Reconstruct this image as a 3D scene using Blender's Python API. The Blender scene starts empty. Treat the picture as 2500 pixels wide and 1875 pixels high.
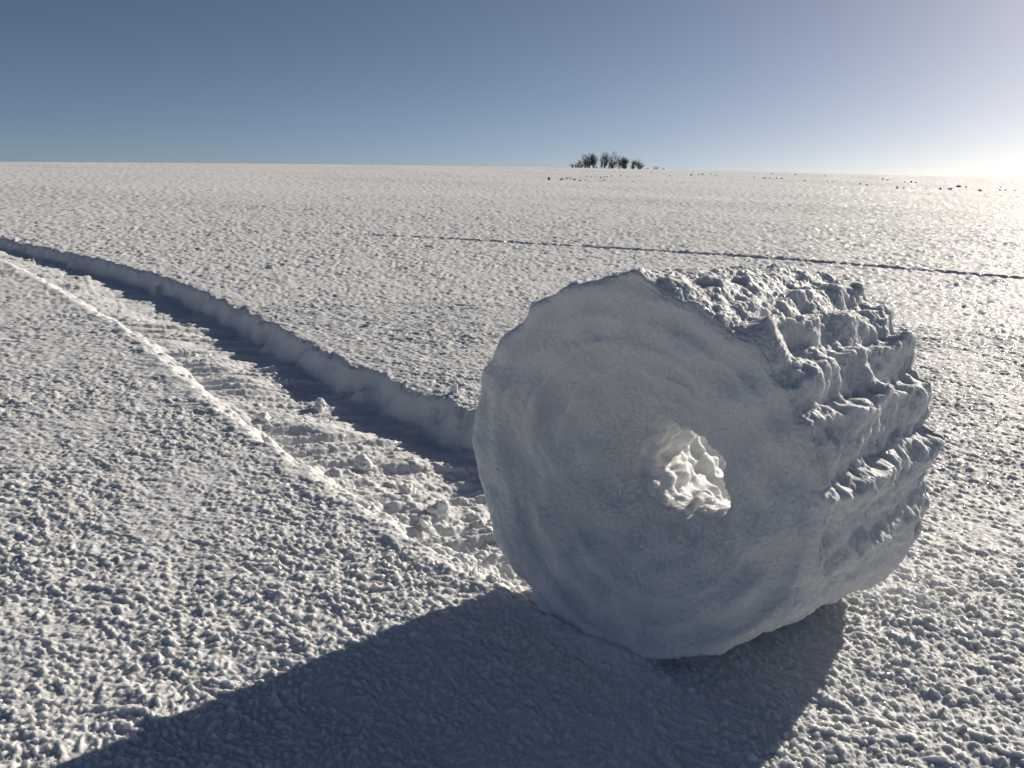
import bpy, math, random
import numpy as np
from mathutils import Vector, Matrix

S = bpy.context.scene
C = S.collection
RAD = math.radians

# ------------------------------------------------------------------ camera
CAM_H = 0.92
cam_d = bpy.data.cameras.new('camera')
cam = bpy.data.objects.new('camera', cam_d)
C.objects.link(cam)
cam_d.sensor_width = 36.0
cam_d.lens = 835.0 / 1024.0 * 36.0
cam_d.clip_start = 0.02
cam_d.clip_end = 9000.0
SLOPE = Matrix.Rotation(RAD(4.0), 4, 'X')      # the field is a hillside rising away from the camera
cam.matrix_world = (SLOPE @ Matrix.Translation((0, 0, CAM_H)) @ Matrix.Rotation(RAD(90 - 16.0), 4, 'X')
                    @ Matrix.Rotation(RAD(0.95), 4, 'Z'))
S.camera = cam

# ------------------------------------------------------------------ sky, sun, exposure
SUN_AZ, SUN_EL = RAD(44.0), RAD(19.5)          # measured against the sloping field
sun_vec = (SLOPE @ Vector((math.sin(SUN_AZ) * math.cos(SUN_EL), math.cos(SUN_AZ) * math.cos(SUN_EL),
                           math.sin(SUN_EL), 0))).to_3d()
world = bpy.data.worlds.new('World')
S.world = world
world.use_nodes = True
wn = world.node_tree.nodes
wl = world.node_tree.links
wn.clear()
sky = wn.new('ShaderNodeTexSky')
sky.sky_type = 'NISHITA'
sky.sun_disc = False
sky.sun_elevation = math.asin(sun_vec.z)
sky.sun_rotation = math.atan2(sun_vec.x, sun_vec.y)
sky.altitude = 2500
sky.air_density = 0.60
sky.dust_density = 3.6
sky.ozone_density = 0.5
bg = wn.new('ShaderNodeBackground')
bg.inputs['Strength'].default_value = 0.053
wo = wn.new('ShaderNodeOutputWorld')
wl.new(sky.outputs['Color'], bg.inputs['Color'])
wl.new(bg.outputs['Background'], wo.inputs['Surface'])

sun_d = bpy.data.lights.new('sun', 'SUN')
sun_d.energy = 5.0
sun_d.angle = RAD(0.5)
sun_d.color = (1.0, 0.90, 0.76)
sun = bpy.data.objects.new('sun', sun_d)
C.objects.link(sun)
sun.rotation_euler = sun_vec.to_track_quat('Z', 'Y').to_euler()
sun.location = sun_vec * 30

S.view_settings.view_transform = 'Standard'
S.view_settings.look = 'None'
S.view_settings.gamma = 1.0
S.view_settings.use_curve_mapping = False
S.view_settings.exposure = 0.26
S.render.engine = 'CYCLES'
S.cycles.max_bounces = 8
S.cycles.diffuse_bounces = 4
S.cycles.use_denoising = True

# ------------------------------------------------------------------ noise helpers
rng = np.random.default_rng(11)


def tile2(n, size, lam, bw=0.35, aniso=1.0, ang=0.0, seed=0):
    """periodic band-limited noise on an n*n tile of `size` metres, rms 1; aniso > 1 stretches along ang"""
    r = np.random.default_rng(seed)
    f = np.fft.fftfreq(n, size / n)
    fx, fy = np.meshgrid(f, f, indexing='ij')
    u = (fx * math.cos(ang) + fy * math.sin(ang)) * aniso
    v = -fx * math.sin(ang) + fy * math.cos(ang)
    k = np.hypot(u, v) * lam
    amp = np.exp(-(np.log(np.maximum(k, 1e-6)) / bw) ** 2 / 2)
    z = np.fft.ifft2(np.fft.fft2(r.standard_normal((n, n))) * amp).real
    return (z / z.std()).astype(np.float32)


def samp2(t, size, x, y):
    n = t.shape[0]
    a = x * (n / size)
    b = y * (n / size)
    i = np.floor(a).astype(np.int64)
    j = np.floor(b).astype(np.int64)
    fa = (a - i).astype(np.float32)
    fb = (b - j).astype(np.float32)
    i0 = i % n
    j0 = j % n
    i1 = (i + 1) % n
    j1 = (j + 1) % n
    return (t[i0, j0] * (1 - fa) * (1 - fb) + t[i1, j0] * fa * (1 - fb)
            + t[i0, j1] * (1 - fa) * fb + t[i1, j1] * fa * fb)


def tile3(n=96, per=12.0, bw=0.3, seed=5):
    r = np.random.default_rng(seed)
    f = np.fft.fftfreq(n)
    fx, fy, fz = np.meshgrid(f, f, f, indexing='ij')
    k = np.sqrt(fx ** 2 + fy ** 2 + fz ** 2) * per
    amp = np.exp(-(np.log(np.maximum(k, 1e-6)) / bw) ** 2 / 2)
    z = np.fft.ifftn(np.fft.fftn(r.standard_normal((n, n, n))) * amp).real
    return (z / z.std()).astype(np.float32)


T3 = tile3()


def n3(P, lam, off=0.0):
    """band-limited 3D noise, wavelength lam, at points P[...,3]"""
    n = T3.shape[0]
    q = P * (12.0 / lam) + off * 17.31
    i = np.floor(q).astype(np.int64)
    f = (q - i).astype(np.float32)
    i0 = i % n
    i1 = (i + 1) % n
    out = 0
    for dx in (0, 1):
        wx = f[..., 0] if dx else 1 - f[..., 0]
        ix = (i1 if dx else i0)[..., 0]
        for dy in (0, 1):
            wy = f[..., 1] if dy else 1 - f[..., 1]
            iy = (i1 if dy else i0)[..., 1]
            for dz in (0, 1):
                wz = f[..., 2] if dz else 1 - f[..., 2]
                iz = (i1 if dz else i0)[..., 2]
                out = out + T3[ix, iy, iz] * wx * wy * wz
    return out


def billow(n):
    return np.abs(n) ** 0.85 - 0.75


def sstep(a, b, x):
    t = np.clip((x - a) / (b - a), 0, 1)
    return t * t * (3 - 2 * t)


def spline(pts, n):
    """Catmull-Rom through 2D points"""
    P = np.asarray(pts, float)
    P = np.vstack([2 * P[0] - P[1], P, 2 * P[-1] - P[-2]])
    out = []
    m = len(P) - 3
    for i in range(m):
        a, b, c, d = P[i:i + 4]
        for t in np.linspace(0, 1, n, endpoint=(i == m - 1)):
            out.append(0.5 * ((2 * b) + (c - a) * t + (2 * a - 5 * b + 4 * c - d) * t * t
                              + (3 * b - a - 3 * c + d) * t ** 3))
    return np.array(out)


def poly_dist(x, y, pl):
    """signed distance (positive on the left of travel) and arc length along polyline"""
    seg = np.diff(pl, axis=0)
    L = np.hypot(seg[:, 0], seg[:, 1])
    cum = np.concatenate([[0], np.cumsum(L)])
    best = np.full(x.shape, 1e9)
    sd = np.zeros(x.shape)
    ss = np.zeros(x.shape)
    for k in range(len(seg)):
        dx = x - pl[k, 0]
        dy = y - pl[k, 1]
        t = np.clip((dx * seg[k, 0] + dy * seg[k, 1]) / L[k] ** 2, 0, 1)
        ex = dx - t * seg[k, 0]
        ey = dy - t * seg[k, 1]
        d = ex * ex + ey * ey
        cr = seg[k, 0] * dy - seg[k, 1] * dx
        m = d < best
        best = np.where(m, d, best)
        sd = np.where(m, np.where(cr >= 0, 1, -1) * np.sqrt(d), sd)
        ss = np.where(m, cum[k] + t * L[k], ss)
    return sd, ss


# ------------------------------------------------------------------ materials
def new_mat(name):
    m = bpy.data.materials.new(name)
    m.use_nodes = True
    nt = m.node_tree
    nt.nodes.clear()
    out = nt.nodes.new('ShaderNodeOutputMaterial')
    p = nt.nodes.new('ShaderNodeBsdfPrincipled')
    nt.links.new(p.outputs[0], out.inputs['Surface'])
    return m, nt, p


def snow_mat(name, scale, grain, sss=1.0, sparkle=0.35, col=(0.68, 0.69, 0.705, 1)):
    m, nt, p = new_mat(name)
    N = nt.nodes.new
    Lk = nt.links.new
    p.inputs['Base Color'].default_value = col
    p.inputs['Roughness'].default_value = 0.68
    p.inputs['IOR'].default_value = 1.31
    p.inputs['Specular IOR Level'].default_value = 0.8
    p.inputs['Subsurface Weight'].default_value = sss
    p.inputs['Subsurface Radius'].default_value = (1.0, 1.05, 1.0)
    p.inputs['Subsurface Scale'].default_value = scale
    tc = N('ShaderNodeTexCoord')
    n1 = N('ShaderNodeTexNoise')
    n1.inputs['Scale'].default_value = 210.0
    n1.inputs['Detail'].default_value = 3.0
    n1.inputs['Roughness'].default_value = 0.65
    Lk(tc.outputs['Object'], n1.inputs['Vector'])
    b1 = N('ShaderNodeBump')
    b1.inputs['Strength'].default_value = grain
    b1.inputs['Distance'].default_value = 0.004
    Lk(n1.outputs['Fac'], b1.inputs['Height'])
    Lk(b1.outputs['Normal'], p.inputs['Normal'])
    # ice crystals: few tiny facets, each with its own tilt, under a thin clear coat
    vo = N('ShaderNodeTexVoronoi')
    vo.inputs['Scale'].default_value = 420.0
    Lk(tc.outputs['Object'], vo.inputs['Vector'])
    sep = N('ShaderNodeSeparateColor')
    Lk(vo.outputs['Color'], sep.inputs[0])
    gt = N('ShaderNodeMath')
    gt.operation = 'GREATER_THAN'
    gt.inputs[1].default_value = 0.90
    Lk(sep.outputs[0], gt.inputs[0])
    mul = N('ShaderNodeMath')
    mul.operation = 'MULTIPLY'
    mul.inputs[1].default_value = sparkle
    Lk(gt.outputs[0], mul.inputs[0])
    sub = N('ShaderNodeVectorMath')
    sub.operation = 'SUBTRACT'
    sub.inputs[1].default_value = (0.5, 0.5, 0.5)
    Lk(vo.outputs['Color'], sub.inputs[0])
    geo = N('ShaderNodeNewGeometry')
    add = N('ShaderNodeVectorMath')
    add.operation = 'ADD'
    Lk(geo.outputs['Normal'], add.inputs[0])
    Lk(sub.outputs[0], add.inputs[1])
    nrm = N('ShaderNodeVectorMath')
    nrm.operation = 'NORMALIZE'
    Lk(add.outputs[0], nrm.inputs[0])
    Lk(nrm.outputs[0], p.inputs['Coat Normal'])
    Lk(mul.outputs[0], p.inputs['Coat Weight'])
    p.inputs['Coat Roughness'].default_value = 0.12
    return m


M_field = snow_mat('snow_crust', 0.009, 0.5, sparkle=0.5)
M_track = snow_mat('snow_pressed', 0.008, 0.45)
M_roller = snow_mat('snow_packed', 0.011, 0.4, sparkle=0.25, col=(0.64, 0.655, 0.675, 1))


def bark_mat(name, c1, c2):
    m, nt, p = new_mat(name)
    n = nt.nodes.new('ShaderNodeTexNoise')
    n.inputs['Scale'].default_value = 3.0
    r = nt.nodes.new('ShaderNodeValToRGB')
    r.color_ramp.elements[0].color = c1
    r.color_ramp.elements[1].color = c2
    nt.links.new(n.outputs['Fac'], r.inputs[0])
    nt.links.new(r.outputs[0], p.inputs['Base Color'])
    p.inputs['Roughness'].default_value = 0.85
    return m


M_bark = bark_mat('bark', (0.035, 0.032, 0.028, 1), (0.07, 0.062, 0.05, 1))
M_twig = bark_mat('twigs', (0.045, 0.045, 0.036, 1), (0.085, 0.08, 0.06, 1))


def mesh_obj(name, V, F, mat, parent=None, smooth=True, **props):
    me = bpy.data.meshes.new(name)
    V = np.asarray(V, np.float32)
    F = np.asarray(F, np.int32)
    k = F.shape[1]
    me.vertices.add(len(V))
    me.vertices.foreach_set('co', V.ravel())
    me.loops.add(F.size)
    me.loops.foreach_set('vertex_index', F.ravel())
    me.polygons.add(len(F))
    me.polygons.foreach_set('loop_start', np.arange(0, F.size, k, dtype=np.int32))
    me.polygons.foreach_set('loop_total', np.full(len(F), k, np.int32))
    me.polygons.foreach_set('use_smooth', np.full(len(F), smooth))
    me.update(calc_edges=True)
    me.materials.append(mat)
    o = bpy.data.objects.new(name, me)
    C.objects.link(o)
    if parent:
        o.parent = parent
    for a, b in props.items():
        o[a] = b
    return o


# ------------------------------------------------------------------ layout
RX, RY, RA, RR, RW = 0.18, 1.39, 0.845, 0.363, 0.57     # roller: near contact, axis azimuth, radius, width
AX = np.array([math.sin(RA), math.cos(RA), 0.0])          # along the roller's axis, away from the camera
UX = np.array([math.cos(RA), -math.sin(RA), 0.0])         # the way it rolled

EDGE_NEAR = spline([(-12.2, 12.6), (-7.9, 9.6), (-4.57, 7.02), (-2.17, 4.35), (-1.17, 3.0), (-0.65, 2.32),
                    (-0.22, 1.80), (0.02, 1.56), (0.19, 1.385), (0.27, 1.30)], 26)
EDGE_FAR = spline([(-12.6, 14.9), (-8.5, 11.2), (-5.6, 8.5), (-2.56, 5.9), (-0.78, 3.6), (-0.15, 2.84),
                   (0.10, 2.46), (0.42, 2.10), (0.65, 1.87), (0.72, 1.80)], 26)


# ------------------------------------------------------------------ snow field and track
ANG = math.atan2(-0.45, 0.89)
TA, TB = 4.0, 2.93
t_big = tile2(1024, TA * 2, 0.16, 0.45, 1.5, ANG, 1)
t_l = tile2(2048, TA, 0.036, 0.32, 1.7, ANG, 2)
t_m = tile2(2048, TB, 0.0165, 0.32, 1.3, ANG, 3)
t_s = tile2(2048, TA, 0.0082, 0.32, 1.15, ANG, 4)
t_g = tile2(2048, TB, 0.0048, 0.35, 1.0, 0, 5)
t_w = tile2(1024, 60.0, 9.0, 0.6, 1.6, ANG, 6)
t_mod = tile2(512, 9.0, 0.9, 0.5, 1.0, 0, 7)


def crust(x, y):
    """fine wind-rippled, lumpy crust of the untouched snow"""
    wx = samp2(t_big, TA * 2, x + 1.3, y) * 0.006
    wy = samp2(t_big, TA * 2, x, y + 2.7) * 0.006
    x = x + wx
    y = y + wy
    mod = 1.0 + 0.15 * samp2(t_mod, 9.0, x, y)
    l = samp2(t_l, TA, x, y)
    m = samp2(t_m, TB, x, y)
    s = samp2(t_s, TA, x + 0.5, y + 0.2)
    g = samp2(t_g, TB, x, y)
    h = 0.0019 * np.tanh(l * 0.9) + 0.0009 * billow(l)
    h = h + 0.0019 * billow(m) + 0.0010 * m + 0.0012 * billow(s) + 0.0007 * g
    h = h + 0.0014 * samp2(t_big, TA * 2, x, y)
    far = sstep(3.0, 9.0, np.hypot(x, y))
    h = h + far * (0.0045 * billow(samp2(t_big, TA * 2, x * 1.25, y * 1.25)) + 0.0018 * l)
    return h * mod * 1.13


def terrain(x, y):
    d = np.hypot(x, y)
    q = np.maximum(d - 8.0, 0)
    k = 2.15e-4
    lim = 90.0
    z = np.where(q < lim, -k * q * q, -k * lim * lim - 2 * k * lim * (q - lim))
    w = sstep(5, 14, d) * (1 - sstep(52, 68, d))
    return z + 0.016 * w * samp2(t_w, 60.0, x, y)



def ray(px, py):
    """direction through a picture position (1024 x 768), in the slope's frame"""
    X = px - 512
    Y = py - 384
    c, q = math.cos(RAD(0.95)), math.sin(RAD(0.95))
    X, Y = X * c + Y * q, -X * q + Y * c
    p = RAD(16.0)
    return np.array([X, 835 * math.cos(p) - Y * math.sin(p), -835 * math.sin(p) - Y * math.cos(p)]) / 835


def hit(px, py):
    d = ray(px, py)
    t = 1.0
    last = None
    while t < 90:
        x, y, z = d[0] * t, d[1] * t, CAM_H + d[2] * t
        if z <= terrain(np.array([x]), np.array([y]))[0]:
            return x, y
        t *= 1.004
        last = (x, y)
    t = 66.0
    return d[0] * t, d[1] * t



FURROW = spline([(-3.2, 8.9)] + [hit(a / 2.1602, b / 2.1602) for a, b in ((860, 510), (1150, 526), (1640, 556), (2212, 601))]
                + [(6.4, 5.2), (9.0, 2.6)], 8)


def surface(x, y):
    """height and a mask of the track"""
    z = terrain(x, y)
    c = crust(x, y)
    d = np.hypot(x, y)
    z = z.copy()
    h = c.copy()
    trk = np.zeros(x.shape, bool)
    near = (x < 1.6) & (x > -13) & (y > 0.8) & (y < 15.5) & (d < 18)
    xi, yi, ci = x[near], y[near], c[near]
    jag = samp2(t_big, TA * 2, xi, yi) * 0.010 + samp2(t_big, TA * 2, xi * 1.9, yi * 1.9) * 0.005
    dn, sn = poly_dist(xi, yi, EDGE_NEAR)          # positive: on the track's side (left of travel)
    df, sf = poly_dist(xi, yi, EDGE_FAR)
    df = -df                                       # positive: on the track's side
    end = (xi - RX) * UX[0] + (yi - RY) * UX[1]    # past the roller's contact
    dn = dn + jag * 0.8
    df = df + samp2(t_big, TA * 2, xi, yi) * 0.010 + samp2(t_mod, 9.0, xi * 2.6, yi * 2.6) * 0.012
    ins = np.minimum(np.minimum(dn, df), 0.10 - end)
    depth = (0.057 + 0.056 * sstep(0.05, 0.62, dn)) * (1 + 0.10 * samp2(t_mod, 9.0, xi * 1.4, yi * 1.4))
    floor_n = sstep(-0.01, 0.10, dn + 0.006 * samp2(t_l, TA, xi * .7, yi * .7))               # near bank: crumbled slope
    floor_f = sstep(-0.012, 0.085, df)               # far bank: nearly upright
    fl = floor_n * floor_f * sstep(0.10, 0.02, end)
    # transverse ridges the roller left, plus loose lumps that grow towards it
    sarc = sn
    skew = 0.5 * (sarc + sf) - 0.33 * dn
    rid = samp2(t_big, TA * 2, skew * 2.2, dn * 0.22 + 3)
    rid2 = samp2(t_l, TA, skew * 0.8, dn * 0.10 + 1)
    toward = sstep(1.6, 0.1, np.hypot(xi - RX, yi - RY - 0.25))
    lump = np.tanh(samp2(t_big, TA * 2, xi * 1.3 + 5, yi * 1.3) * 1.3 - 0.5) * 0.5 + 0.5 + 0.18 * samp2(t_big, TA * 2, xi * 2.9, yi * 2.9 + 4)
    fine = 0.8 * ci
    fh = ((0.0080 + 0.004 * toward) * np.tanh(rid) + 0.0040 * rid2 + fine
          + lump * (0.001 + 0.011 * toward) + 0.006 * toward)
    hi = ci * (1 - fl) + fl * (fh - depth)
    # near lip: raised soft rim of snow pushed aside
    lip = np.exp(-((dn + 0.020) / 0.032) ** 2) * sstep(0.10, 0.0, end)
    lipn = 0.6 + 0.4 * samp2(t_big, TA * 2, xi * 1.3, yi * 1.3 + 2)
    hi = hi * (1 - 0.40 * lip) + lip * 0.006 * np.clip(lipn, 0.3, 1.4)
    lip2 = np.exp(-((df + 0.008) / 0.012) ** 2) * sstep(0.10, 0.0, end)
    hi = hi + lip2 * 0.004 * samp2(t_m, TB, xi * .6, yi * .6)
    h[near] = hi
    trk[near] = ins > 0.0
    # narrow furrow far behind
    f2 = (d < 14) & (y > 1.5) & (x > -4)
    xf, yf = x[f2], y[f2]
    dd, s2 = poly_dist(xf, yf, FURROW)
    dd = dd + 0.018 * samp2(t_big, TA * 2, xf, yf) + 0.006 * samp2(t_l, TA, xf * .5, yf * .5)
    amp = sstep(0.3, 4.5, s2)
    h[f2] -= 0.046 * amp * np.exp(-np.abs(dd / 0.050) ** 4)
    # the roller's weight: a smooth pressed hollow right under it
    P = (x - RX) * UX[0] + (y - RY) * UX[1]
    Q = (x - RX) * AX[0] + (y - RY) * AX[1]
    pr = sstep(0.20, 0.0, np.abs(P - 0.03)) * sstep(-0.07, 0.02, Q) * sstep(RW + 0.12, RW - 0.05, Q)
    h = h * (1 - 0.3 * pr) + 0.018 * pr * (1 + 0.35 * samp2(t_big, TA * 2, x * 1.4, y * 1.4))
    return z + h, trk


def arc(a, b, step):
    return list(np.arange(a, b, step))


az = (arc(-180, -110, 5) + arc(-110, -60, 2) + arc(-60, -38, 0.6) + arc(-38, 38, math.degrees(0.00205))
      + arc(38, 60, 0.6) + arc(60, 110, 2) + arc(110, 180, 5))
az = np.radians(np.array(az))
rr = [0.02, 0.12, 0.2, 0.28, 0.36, 0.44, 0.5, 0.56, 0.62, 0.68, 0.73, 0.78, 0.82, 0.86]
for top, k in ((5.0, 0.0022), (16.0, 0.0045), (85.0, 0.010), (400.0, 0.035), (6000.0, 0.12)):
    while rr[-1] < top:
        rr.append(rr[-1] * (1 + k))
rr = np.array(rr)
A2, R2 = np.meshgrid(az, rr)
x = (np.sin(A2) * R2).ravel()
y = (np.cos(A2) * R2).ravel()
z, trk = surface(x, y)
nr, na = A2.shape
idx = np.arange(nr * na).reshape(nr, na)
nxt = np.roll(idx, -1, axis=1)
F = np.stack([idx[:-1], idx[1:], nxt[1:], nxt[:-1]], -1).reshape(-1, 4)[:, ::-1]
V = np.stack([x, y, z], -1)
ft = trk[F].all(1)


def sub_obj(name, faces, mat, **kw):
    u, inv = np.unique(faces, return_inverse=True)
    return mesh_obj(name, V[u], inv.reshape(faces.shape), mat, **kw)


sub_obj('snow_field', F[~ft], M_field, kind='structure')
sub_obj('roller_track', F[ft], M_track, kind='structure')


# ------------------------------------------------------------------ the snow roller
def make_roller():
    nphi = 800
    phi = np.linspace(0, 2 * math.pi, nphi, endpoint=False)     # 0 = top, clockwise towards UX (the camera's right)
    # profile stations t: outer surface far->near, near face, funnel, far funnel, far face
    n_out, n_face, n_tun, n_far = 230, 170, 60, 50
    PH = phi[:, None]

    def pchip(ph, pts):
        p = np.array(pts, float)
        p = np.vstack([p[-1] - [2 * math.pi * 57.29578, 0], p, p[0] + [360, 0]])
        return np.interp(np.degrees(ph), p[:, 0], p[:, 1])

    def ksm(a, w):
        k = np.hanning(w)
        k /= k.sum()
        return np.convolve(np.concatenate([a[-w:], a, a[:w]]), k, 'same')[w:-w]

    Rn = pchip(phi, NEAR_R)
    Rf = pchip(phi, FAR_R)
    Sn = pchip(phi, NEAR_S)
    Rn, Rf, Sn = ksm(Rn, 13), ksm(Rf, 25), ksm(Sn, 13)
    cn = np.array([RX, RY, RR - 0.024])

    rows_s, rows_r, kind = [], [], []
    rnd = np.interp(np.degrees(PH), [0, 20, 50, 130, 170, 230, 300, 350, 360], [.020, .018, .018, .020, .016, .012, .018, .022, .020])
    # outer
    u = np.linspace(0, 1, n_out)
    s_out = RW + (Sn[:, None] + rnd - RW) * u[None, :]
    w = (RW - s_out) / RW
    r_out = Rf[:, None] * (1 - w) + Rn[:, None] * w
    # steps left by the layers: sharp upper side, long lower side
    deg = np.degrees(PH)
    lips = np.zeros_like(s_out)
    ur = np.linspace(0, 1, n_out)[None, :]
    cs = np.cos(phi)[:, None]
    sn_ = np.sin(phi)[:, None]
    cyl = np.stack([RR * sn_ + 0 * s_out, s_out, RR * cs + 0 * s_out], -1)
    warp = n3(cyl, 0.20, 3.0) * 1.2 + n3(cyl, 0.05, 4.0) * 0.65 + n3(cyl, 0.022, 4.5) * 0.2
    for (c0, amp, dec) in STEPS:
        dx = (deg - c0 - warp + 180) % 360 - 180
        am = amp * (0.9 + 0.18 * np.tanh(n3(cyl + c0, 0.16, 6.0)))
        lips += am * sstep(-5.2, 1.4, dx) * np.clip(1 - np.clip(dx, 0, 400) / dec, 0, 1) ** 1.9
    lips *= 0.35 + 0.65 * sstep(0.0, 0.09, s_out - Sn[:, None])
    r_out = r_out + lips
    # near rim rounding + face
    v = np.linspace(0, 1, n_face + 1)[1:]
    R_rim = r_out[:, -1:]
    throat = 0.080
    ring = np.stack([0.1 * cs[:, 0], 0.1 * sn_[:, 0], 0 * phi], -1)
    thr_n = (1 + 0.07 * n3(ring, 0.13, 2.2) + 0.05 * n3(ring, 0.05, 2.7))[:, None]
    Rs = ksm(R_rim[:, 0], 121)[:, None]
    rnd = np.interp(np.degrees(PH), [0, 20, 50, 130, 170, 230, 300, 350, 360], [.020, .018, .018, .020, .016, .012, .018, .022, .020])
    # quarter round then face
    q = np.clip(v / 0.16, 0, 1)[None, :]
    ang = q * math.pi / 2
    s_f = rnd * (1 - np.sin(ang))
    r_f = R_rim + (Rs - R_rim) * np.clip(v * 2.5, 0, 1)[None, :] - rnd * (1 - np.cos(ang))
    g = np.clip((v - 0.16) / 0.84, 0, 1)[None, :]
    r_in = throat * thr_n
    r_f = r_f + (r_in - r_f) * g ** 0.92
    rel = (r_f - throat) / (RR - throat)
    s_f = s_f + Sn[:, None] * np.clip(rel, 0, 1) ** 1.3
    fun = (0.006 + 0.009 * np.exp(-((np.degrees(PH) - 255) / 50) ** 2)) * sstep(0.92, 0.80, rel) + 0.060 * (1 - rel) + 0.095 * np.clip(1 - rel / 0.75, 0, 1) ** 1.7
    s_f = s_f + fun
    # spiral layering on the face
    turn = (r_f / 0.052 + PH / (2 * math.pi))
    saw = turn - np.floor(turn)
    ringmod = sstep(0.95, 0.85, rel) * sstep(0.05, 0.3, rel)
    s_f = s_f + ringmod * 0.0024 * (0.45 + 0.55 * np.clip(np.cos(PH + 0.5), 0, 1)) * (1 + 0.8 * n3(np.stack([r_f * sn_, s_f * 0, r_f * cs], -1), 0.3, 8.0)) * (np.sin(2 * math.pi * turn) + 0.35 * np.sin(4 * math.pi * turn + 1))
    # tunnel: opens again towards the far side
    s0 = s_f[:, -1:]
    v2 = np.linspace(0, 1, n_tun + 1)[None, 1:]
    s_t = s0 + (RW - 0.012 - s0) * v2
    r_t = throat * thr_n + np.tan(RAD(18)) * np.maximum(s_t - s0 - 0.02, 0) * 0.92
    # far face back to the outer rim
    v3 = np.linspace(0, 1, n_far + 1)[None, 1:-1]
    r_b = r_t[:, -1:] + (r_out[:, :1] - r_t[:, -1:]) * v3
    s_b = RW - 0.012 + 0.012 * np.sin(v3 * math.pi) + 0 * r_b
    s = np.concatenate([s_out, s_f, s_t, s_b], 1)
    r = np.concatenate([r_out, r_f, r_t, r_b], 1)
    # soften the mouth of the tunnel
    kk = np.hanning(33)
    kk /= kk.sum()
    lo_, hi_ = n_out + n_face - 60, n_out + n_face + 30
    wm = sstep(lo_, lo_ + 30, np.arange(s.shape[1])) * sstep(hi_, hi_ - 16, np.arange(s.shape[1]))
    for arr in (s, r):
        sm_ = np.zeros_like(arr)
        for q, kw in enumerate(kk):
            sm_ += kw * np.roll(arr, q - 16, axis=1)
        arr += (sm_ - arr) * wm[None, :]
    n_t = s.shape[1]
    sc = np.clip(s - Sn[:, None] * 0, 0, RW)
    inner = np.clip(1 - (r_f - throat) / (0.6 * RR), 0, 1) ** 1.5
    off = np.zeros_like(s)
    tt0 = np.arange(s.shape[1])[None, :] + 0 * s
    off[:, n_out:n_out + n_face] = 0.043 * inner
    off[:, n_out + n_face:n_out + n_face + n_tun] = 0.043 + 0.20 * np.minimum(s_t - s0, 0.14)
    oe = off[:, n_out + n_face + n_tun - 1:n_out + n_face + n_tun]
    off[:, n_out + n_face + n_tun:] = oe * (1 - v3)
    widen = 1 + 0.18 * (off > 0.02) * sstep(0.02, 0.043, off) * (tt0 < n_out + n_face + n_tun)
    P = np.stack([r * sn_ * widen + off, s, r * cs], -1)       # local: U, A, Z

    def normals(P):
        a = np.roll(P, -1, 0) - np.roll(P, 1, 0)
        b = np.roll(P, -1, 1) - np.roll(P, 1, 1)
        n = np.cross(b, a)
        n /= np.linalg.norm(n, axis=-1, keepdims=True) + 1e-12
        return n

    Nn = normals(P)
    tt = np.arange(n_t)[None, :] + 0 * s
    is_out = sstep(0, 6, tt) * sstep(n_out + 18, n_out - 2, tt)
    is_face = sstep(n_out - 2, n_out + 20, tt) * sstep(n_out + n_face + 5, n_out + n_face - 25, tt)
    is_tun = sstep(n_out + n_face - 80, n_out + n_face, tt)
    # fluting that hangs down from the steps: short along the axis, long round the girth
    Pc = np.stack([RR * 0.22 * cs + 0 * s, s, RR * 0.22 * sn_ + 0.4 * r], -1)
    flute = n3(Pc, 0.030, 1.0)
    lo = n3(P, 0.11, 2.0)
    mi = billow(n3(P, 0.045, 5.0))
    sm = billow(n3(P, 0.020, 6.0))
    fi = n3(P, 0.009, 7.0)
    top = sstep(110, 20, np.degrees(PH)) + sstep(270, 340, np.degrees(PH))
    right = np.exp(-((np.degrees(PH) - 85) / 50) ** 2)
    d_out = (0.004 * lo + np.tanh(n3(np.stack([P[..., 0], P[..., 1] * 0.7, P[..., 2]], -1), 0.055, 5.5)) * (0.0008 + 0.0024 * top * (1 - 0.7 * sstep(45, 70, np.degrees(PH)) * (np.degrees(PH) < 180)))
             + 0.0010 * n3(P, 0.035, 5.0) + 0.0022 * flute * right + 0.0010 * sm + 0.0007 * fi)
    d_face = 0.0045 * lo + 0.0012 * mi + 0.0009 * sm + 0.00045 * fi
    band = np.stack([0.10 * cs + 0 * s, r, 0.10 * sn_ + 0 * s], -1)
    d_face = d_face + 0.0035 * n3(band, 0.06, 9.0)
    deep = 0.35 + 0.65 * sstep(n_out + n_face - 12, n_out + n_face + 12, tt)
    d_tun = deep * (0.013 * np.tanh(n3(P, 0.085, 11.0)) + 0.0035 * n3(P, 0.04, 12.0)) + 0.0012 * sm
    D = is_out * d_out + is_face * d_face + is_tun * d_tun
    radial = np.stack([sn_ + 0 * s, 0 * s, cs + 0 * s], -1)
    w_r = (sstep(0, 6, tt) * sstep(n_out, n_out - 25, tt))[..., None] * 0.85
    Nn = Nn * (1 - w_r) + radial * w_r
    P = P + Nn * D[..., None]
    Wd = cn + P[..., :1] * UX + P[..., 1:2] * AX + P[..., 2:3] * np.array([0, 0, 1.0])
    V = Wd.reshape(-1, 3)
    base = np.array([RX, RY, 0.0]) + AX * RW * 0.5
    V = V - base
    ii = np.arange(nphi * n_t).reshape(nphi, n_t)
    a = ii
    b = np.roll(ii, -1, 0)
    c = np.roll(b, -1, 1)
    d = np.roll(ii, -1, 1)
    F = np.stack([a, d, c, b], -1).reshape(-1, 4)
    # smooth normals of the whole body, handed to its parts so that they meet without a crease
    G = P + Nn * 0
    ga = np.roll(G, -1, 0) - np.roll(G, 1, 0)
    gb = np.roll(G, -1, 1) - np.roll(G, 1, 1)
    gn = np.cross(gb, ga)
    gn /= np.linalg.norm(gn, axis=-1, keepdims=True) + 1e-12
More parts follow.
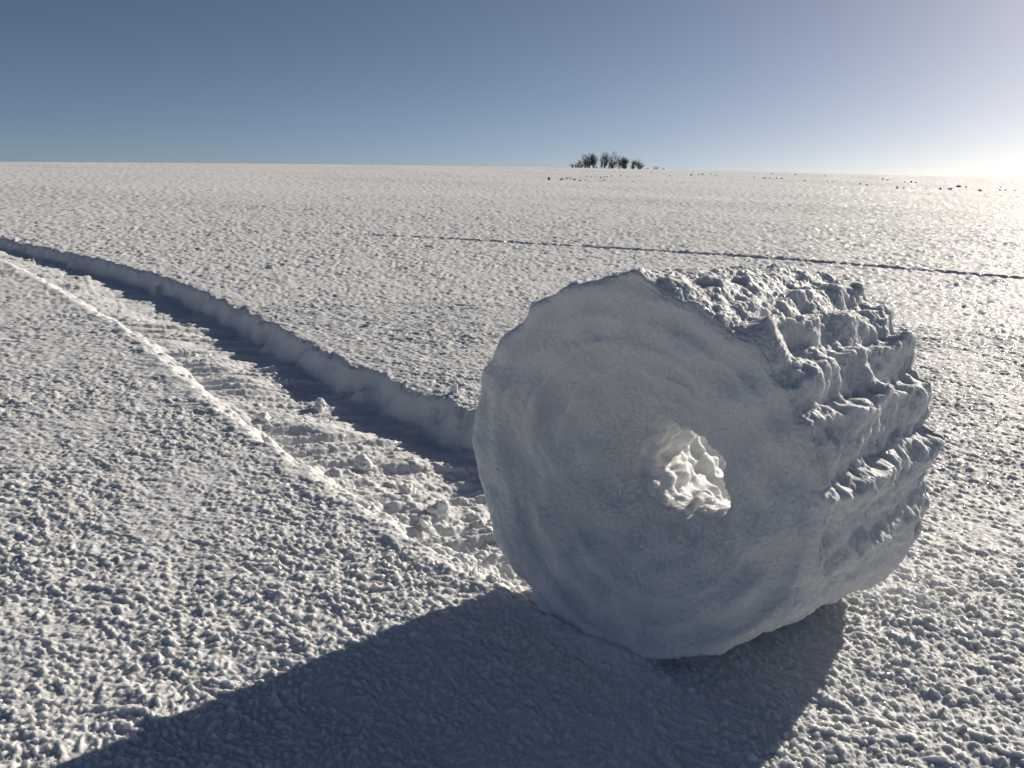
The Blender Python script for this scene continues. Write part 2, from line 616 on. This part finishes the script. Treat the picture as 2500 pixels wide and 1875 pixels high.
    gn = (gn[..., :1] * UX + gn[..., 1:2] * AX + gn[..., 2:3] * np.array([0, 0, 1.0])).reshape(-1, 3)
    root = bpy.data.objects.new('snow_roller', None)
    C.objects.link(root)
    root.location = base
    root.empty_display_size = 0.2
    FF = F.reshape(nphi, n_t, 4)
    e1, e2, e3 = n_out + 5, n_out + n_face - 8, n_out + n_face + n_tun
    for nm, sl in (('outer_layer', FF[:, :e1]), ('end_face', FF[:, e1:e2]), ('hollow', FF[:, e2:e3]), ('end_face', FF[:, e3:])):
        fs = sl.reshape(-1, 4)
        u_, inv = np.unique(fs, return_inverse=True)
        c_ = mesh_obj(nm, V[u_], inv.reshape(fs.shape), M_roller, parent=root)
        c_.data.normals_split_custom_set_from_vertices(gn[u_].tolist())
    return root


# (degrees clockwise from the top, value)
NEAR_R = [(0, 0.382), (4, 0.388), (11, 0.362), (40, 0.350), (60, 0.348), (100, 0.346), (125, 0.338), (145, 0.328), (165, 0.330), (185, 0.346), (210, 0.376), (240, 0.392), (270, 0.392), (295, 0.380), (320, 0.364), (352, 0.364)]
FAR_R = [(0, 0.335), (40, 0.318), (60, 0.305), (90, 0.300), (112, 0.338), (135, 0.385), (160, 0.380), (180, 0.363), (240, 0.36), (300, 0.36)]
NEAR_S = [(0, 0.0), (12, 0.01), (25, 0.04), (34, 0.05), (38, 0.075), (52, 0.085), (56, 0.10), (72, 0.105), (77, 0.12), (100, 0.12), (125, 0.09), (150, 0.04), (175, 0.0), (270, 0.0)]
STEPS = [(10, 0.016, 14), (22, 0.022, 14), (34, 0.028, 15), (47, 0.034, 17), (62, 0.042, 20), (81, 0.044, 27), (104, 0.026, 22),
         (116, 0.012, 16), (330, 0.006, 20)]

ro = make_roller()
ro['label'] = 'large hollow snow roller standing at the end of its own track'
ro['category'] = 'snow roller'


# ------------------------------------------------------------------ small lumps of snow
def ico(sub):
    bpy.ops.mesh.primitive_ico_sphere_add(subdivisions=sub, radius=1)
    o = bpy.context.active_object
    V = np.array([v.co for v in o.data.vertices])
    F = np.array([p.vertices for p in o.data.polygons])
    me = o.data
    bpy.data.objects.remove(o)
    bpy.data.meshes.remove(me)
    return V, F


ICO4 = ico(5)
ICO2 = ico(3)


def lump(name, px, py, w, label, cat, mat, seed, sq=(1, 1, 0.8), fine=True, sink=0.25, group=None, track=False):
    """w: width in picture pixels"""
    x, y = hit(px, py)
    dist = math.hypot(math.hypot(x, y), CAM_H)
    r = w / 835 * dist * 0.5
    V, F = ICO4 if fine else ICO2
    V = V.copy()
    q = V + seed * 3.7
    d = 0.22 * n3(q, 2.2, seed) + 0.10 * n3(q, 0.9, seed + 1) + (0.05 * billow(n3(q, 0.42, seed + 2)) + 0.02 * n3(q, 0.18, seed) if fine else 0)
    V = V * (1 + d)[:, None] * np.array(sq) * r
    z = float(surface(np.array([x]), np.array([y]))[0][0])
    o = mesh_obj(name, V, F, mat)
    o.location = (x, y, z + r * sq[2] * (0.9 - 2 * sink))
    o.rotation_euler.z = seed * 1.3
    o['label'] = label
    o['category'] = cat
    if group:
        o['group'] = group
    return o


G1 = 'loose snow lumps in the roller track'
G2 = 'loose snow lumps on the untouched field'
for k, (px, py, w, lab, g) in enumerate([
    (261, 407, 15, 'rounded snow lump at mid track, right beside the bright near bank', G1),
    (183, 342, 9, 'left one of two small snow lumps at the shade line far up the track', G1),
    (193, 342, 8, 'right one of two small snow lumps at the shade line far up the track', G1),
    (318, 388, 14, 'flat snow lump lying wholly in the shade of the track bank', G1),
    (363, 449, 19, 'broad knobbly snow lump on the sunlit track floor', G1),
    (409, 472, 17, 'square-edged snow lump standing on the shade line of the track', G1),
    (440, 495, 20, 'long ragged snow lump in the track, second nearest the roller', G1),
    (425, 512, 15, 'low snow lump in the middle of the track, below the long ragged one', G1),
    (467, 553, 18, 'smooth blocky snow lump touching the left foot of the roller', G1),
    (270, 268, 7, 'small round snow lump alone on the field beyond the track', G2),
    (368, 326, 7, 'low snow lump on the field near the upper bank of the track', G2),
    (454, 394, 11, 'upright spiky snow lump on the field left of the roller', G2),
    (896, 268, 4, 'left one of two tiny bright lumps on the edge of the far furrow', G2),
    (909, 270, 3.4, 'right one of two tiny bright lumps on the edge of the far furrow', G2),
    (476, 571, 11, 'small snow lump on the shaded lip of the near bank', G1),
    (493, 579, 13, 'peaked snow lump where the shaded bank meets the roller', G1),
]):
    lump('snow_lump', px, py, w, lab, 'snow lump', M_track, k + 1,
         sq=(1, 0.85, 0.75) if k != 11 else (0.6, 0.5, 1.3), group=g)

# ------------------------------------------------------------------ dark clods near the crest
M_clod, nt_, p_ = new_mat('clod_mottled')  # noise mottles the clods from dark brown-grey to pale grey
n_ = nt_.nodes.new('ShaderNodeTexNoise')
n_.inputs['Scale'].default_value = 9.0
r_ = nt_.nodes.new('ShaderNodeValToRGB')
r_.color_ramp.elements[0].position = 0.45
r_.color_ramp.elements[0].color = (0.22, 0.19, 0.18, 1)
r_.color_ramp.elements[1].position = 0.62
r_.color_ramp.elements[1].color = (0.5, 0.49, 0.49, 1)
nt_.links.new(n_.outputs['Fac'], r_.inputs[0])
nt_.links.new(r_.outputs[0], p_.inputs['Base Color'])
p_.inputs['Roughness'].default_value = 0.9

K = 0.4096
K6 = K / 3.403
GA, GB, GC = 'clods of the rough patch below the trees', 'clods along the crest right of the trees', 'scattered clods under the crest line'
cl = []
for (cx, cy, w, h) in [(305, 228, 50, 30)]:
    cl.append((1250 * K + cx * K6, 370 * K + cy * K6, w, h, 'dark pyramid-shaped clod left of the rough patch below the trees', GA))
for (cx, cy, w, h) in [(415, 233, 36, 12), (455, 224, 30, 10), (485, 221, 32, 10), (520, 233, 34, 12), (565, 240, 44, 8),
                       (605, 238, 30, 8), (570, 213, 22, 7), (620, 206, 20, 7), (660, 211, 26, 7), (690, 212, 22, 7),
                       (740, 219, 26, 12), (770, 211, 26, 10), (790, 211, 24, 12), (765, 238, 28, 8), (825, 204, 20, 7)]:
    cl.append((1250 * K + cx * K6, 370 * K + cy * K6, w, h, 'low dark clod in the rough patch below the trees', GA))
for (cx, cy, w, h) in [(900, 201, 20, 7), (960, 206, 24, 6), (1050, 208, 28, 6), (850, 164, 14, 6), (1157, 171, 16, 7),
                       (305, 148, 12, 5), (360, 148, 12, 5), (620, 161, 22, 5), (670, 161, 14, 5), (1310, 201, 26, 6),
                       (1340, 179, 24, 5)]:
    cl.append((1250 * K + cx * K6, 370 * K + cy * K6, w, h, 'tiny flat clod on the snow just under the trees', GC))
for (cx, cy, w, h) in [(1490, 192, 32, 14), (1550, 192, 20, 7), (1585, 190, 24, 10), (1650, 192, 14, 12), (1700, 200, 30, 6),
                       (2010, 211, 14, 9), (2090, 220, 24, 7), (2140, 222, 24, 7)]:
    cl.append((1250 * K + cx * K6, 370 * K + cy * K6, w, h, 'small dark clod on the crest right of the trees', GB))
for (cx, cy, w, h) in [(120, 82, 24, 6), (310, 86, 22, 7), (560, 101, 16, 8), (510, 100, 28, 6), (65, 120, 26, 7), (155, 120, 14, 10),
                       (200, 123, 24, 7), (390, 136, 28, 6), (620, 152, 16, 6), (580, 150, 20, 5), (850, 169, 30, 6),
                       (905, 174, 24, 6), (1220, 153, 14, 8), (1312, 156, 26, 6), (1160, 188, 18, 9), (1210, 201, 34, 6),
                       (1280, 205, 14, 6), (1400, 207, 14, 8), (1730, 196, 26, 6), (2055, 218, 22, 8), (2135, 219, 16, 6)]:
    cl.append((1850 * K + cx * K6, 400 * K + cy * K6, w, h, 'small clod in the scattered rows under the right crest', GC))
for (cx, cy, w, h, t) in [(1037, 128, 22, 14, 'dark lumpy clod at the left end of the upper row under the right crest'),
                          (1078, 133, 36, 11, 'long dark clod beside the lumpy one in the upper row, right crest'),
                          (1275, 149, 26, 20, 'peaked dark clod, tallest of the upper row under the right crest'),
                          (1155, 201, 30, 15, 'left clod of the lower row, below the peaked one of the upper row'),
                          (1515, 207, 20, 17, 'round dark clod in the lower row, left of the twin-humped clod'),
                          (1600, 211, 46, 14, 'wide twin-humped clod in the middle of the lower row at right'),
                          (1672, 188, 48, 15, 'long dark clod just above the wide twin-humped one at right'),
                          (1848, 223, 46, 13, 'flat humped clod right of the twin-humped one in the lower row'),
                          (2010, 218, 26, 9, 'last low clod of the lower row before the right picture edge'),
                          (2020, 194, 11, 8, 'single tiny dark clod near the right picture edge, above its row')]:
    cl.append((1850 * K + cx * K6, 400 * K + cy * K6, w, h, t, GB))
ORD = ('first second third fourth fifth sixth seventh eighth ninth tenth eleventh twelfth thirteenth fourteenth fifteenth '
       'sixteenth seventeenth eighteenth nineteenth twentieth twenty-first').split()
for base in {c[4] for c in cl}:
    same = sorted((k for k in range(len(cl)) if cl[k][4] == base), key=lambda k: cl[k][0])
    if len(same) > 1:
        for n, k in enumerate(same):
            cl[k] = cl[k][:4] + (base + ', ' + ORD[n] + ' from the left',) + cl[k][5:]
for k, (px, py, w, h, lab, g) in enumerate(cl):
    lump('dark_clod', px, py + h * K6 * 0.35, w * K6 * 0.64, lab, 'clod', M_clod, 40 + k * 0.37, sq=(1, 0.7, min(1.4, 1.5 * h / w)), fine=False,
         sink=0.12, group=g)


# ------------------------------------------------------------------ bare trees beyond the crest
def prism(V, F, a, b, ra, rb, n=3):
    d = (b - a)
    L = np.linalg.norm(d)
    if L < 1e-6:
        return
    d = d / L
    u = np.cross(d, [0.3, 0.9, 0.2])
    u /= np.linalg.norm(u)
    v = np.cross(d, u)
    k = len(V)
    for c, r in ((a, ra), (b, rb)):
        for i in range(n):
            t = 2 * math.pi * i / n
            V.append(c + r * (math.cos(t) * u + math.sin(t) * v))
    for i in range(n):
        j = (i + 1) % n
        F.append((k + i, k + j, k + n + j, k + n + i))


def tree(px, hpx, wpx, label, seed, name='bare_tree', cat='tree', D=230.0, dens=1.0, group=None):
    R = np.random.default_rng(seed)
    d = ray(px, 168)
    d = d / d[1]
    x, y = d[0] * D, D
    z = float(terrain(np.array([x]), np.array([y]))[0])
    crest = CAM_H - 0.0243 * math.hypot(x, y)
    H = (crest - z) + hpx / 835 * D
    Wd = wpx / 835 * D * 0.5
    TV, TF, CV, CF = [], [], [], []
    ctr = np.array([0.0, 0, 0])

    def grow(p, dr, L, r, lev):
        n = 3 if lev < 2 else 2
        for i in range(n):
            dr = dr + R.normal(size=3) * (0.10 if lev == 0 else 0.22)
            dr[2] += 0.05 + 0.04 * lev
            dr /= np.linalg.norm(dr)
            q = p + dr * L / n
            r2 = r * (0.86 if lev < 3 else 0.7)
            prism(TV if lev < 2 else CV, TF if lev < 2 else CF, p, q, r, r2, 6 if lev == 0 else 4 if lev < 2 else 3)
            p, r = q, r2
            if lev < 4:
                kids = (2, 3, 3, 2)[lev]
                kids = max(1, int(round(kids * dens)))
                for _ in range(kids):
                    a = R.uniform(0, 2 * math.pi)
                    sp = (0.7, 0.9, 1.0, 1.1)[lev]
                    nd = dr + sp * np.array([math.cos(a), math.sin(a), R.uniform(-0.2, 0.5)])
                    nd /= np.linalg.norm(nd)
                    grow(p, nd, L * (0.62, 0.6, 0.6, 0.62)[lev] * R.uniform(0.8, 1.15), r * (0.6, 0.6, 0.6, 0.6)[lev], lev + 1)

    grow(ctr, np.array([R.normal() * 0.1, R.normal() * 0.1, 1.0]), H * 0.55, 0.042 * H ** 0.8, 0)
    TV, CV = np.array(TV), np.array(CV)
    k = H / max(CV[:, 2].max(), 0.1)
    kx = Wd / np.percentile(np.hypot(CV[:, 0], CV[:, 1]), 93)
    TV[:, :2] *= kx
    CV[:, :2] *= kx
    TV[:, 2] *= k
    CV[:, 2] *= k
    root = bpy.data.objects.new(name, None)
    C.objects.link(root)
    root.location = (x, y, z)
    root.empty_display_size = 0.3
    root['label'] = label
    root['category'] = cat
    root['upright'] = 1
    if group:
        root['group'] = group
    mesh_obj('trunk' if cat == 'tree' else 'stem', TV, TF, M_bark, parent=root)
    mesh_obj('crown', CV, CF, M_twig, parent=root)
    return root


def cx4(c):
    return (1350 + c / 6.32) * K


Q = 0.0648
for k, (c, h, w, dn, lab) in enumerate([
    (312, 70, 60, 0.8, 'small bare sapling at the far left end of the grove'),
    (348, 80, 55, 0.8, 'thin bare sapling, second from the left end of the grove'),
    (386, 140, 70, 0.9, 'slim upright bare tree, third from the left end of the grove'),
    (478, 210, 130, 1.0, 'medium bare tree at the left shoulder of the dense left clump'),
    (560, 225, 130, 1.2, 'bare tree in the middle of the dense dark left clump'),
    (622, 250, 120, 1.2, 'tall dark bare tree just left of the gap in the grove'),
    (740, 245, 110, 0.9, 'tall slender bare tree just right of the gap in the grove'),
    (792, 258, 110, 0.9, 'leaning tall bare tree, second right of the gap in the grove'),
    (845, 235, 90, 0.8, 'thin bare tree left of the tallest forked tree'),
    (912, 268, 130, 1.0, 'tallest forked bare tree in the middle of the grove'),
    (1005, 205, 120, 1.0, 'medium bare tree right of the tallest forked tree'),
    (1095, 200, 90, 1.1, 'left tree of the dense dark pair right of the middle'),
    (1145, 185, 110, 1.2, 'right tree of the dense dark pair right of the middle'),
    (1212, 140, 90, 0.9, 'low bare tree right of the dense dark pair'),
    (1262, 150, 80, 0.8, 'thin bare tree left of the last round-headed tree'),
    (1325, 158, 130, 0.9, 'round-headed bare tree at the right end of the grove'),
]):
    tree(cx4(c), h * Q, w * Q * 1.6, lab, 100 + k, dens=dn, D=108.0 + (k * 7) % 13, group='bare trees of the grove on the horizon')
for k, (c, h, w, lab) in enumerate([
    (450, 85, 170, 'low thicket bush under the left clump of the grove'),
    (690, 45, 110, 'low bush in the gap of the grove'),
    (900, 90, 200, 'low bush at the foot of the tallest trees'),
    (1430, 24, 110, 'flat bush trailing off right of the grove'),
    (1555, 50, 70, 'left one of the two spiky bushes right of the grove'),
    (1605, 52, 60, 'right one of the two spiky bushes right of the grove'),
    (1705, 28, 60, 'last tiny bush on the horizon, farthest right of the grove'),
]):
    tree(cx4(c), h * Q, w * Q, lab, 200 + k, name='bare_bush', cat='bush', D=104.0 + k * 2, dens=0.8, group='bare bushes on the horizon')

# ------------------------------------------------------------------ lay everything out on the slope
for o in list(C.objects):
    if o.parent is None and o.type not in {'CAMERA', 'LIGHT'}:
        if o.get('upright'):
            del o['upright']
            o.location = (SLOPE @ o.location.to_4d()).to_3d()
        else:
            o.matrix_basis = SLOPE @ o.matrix_basis
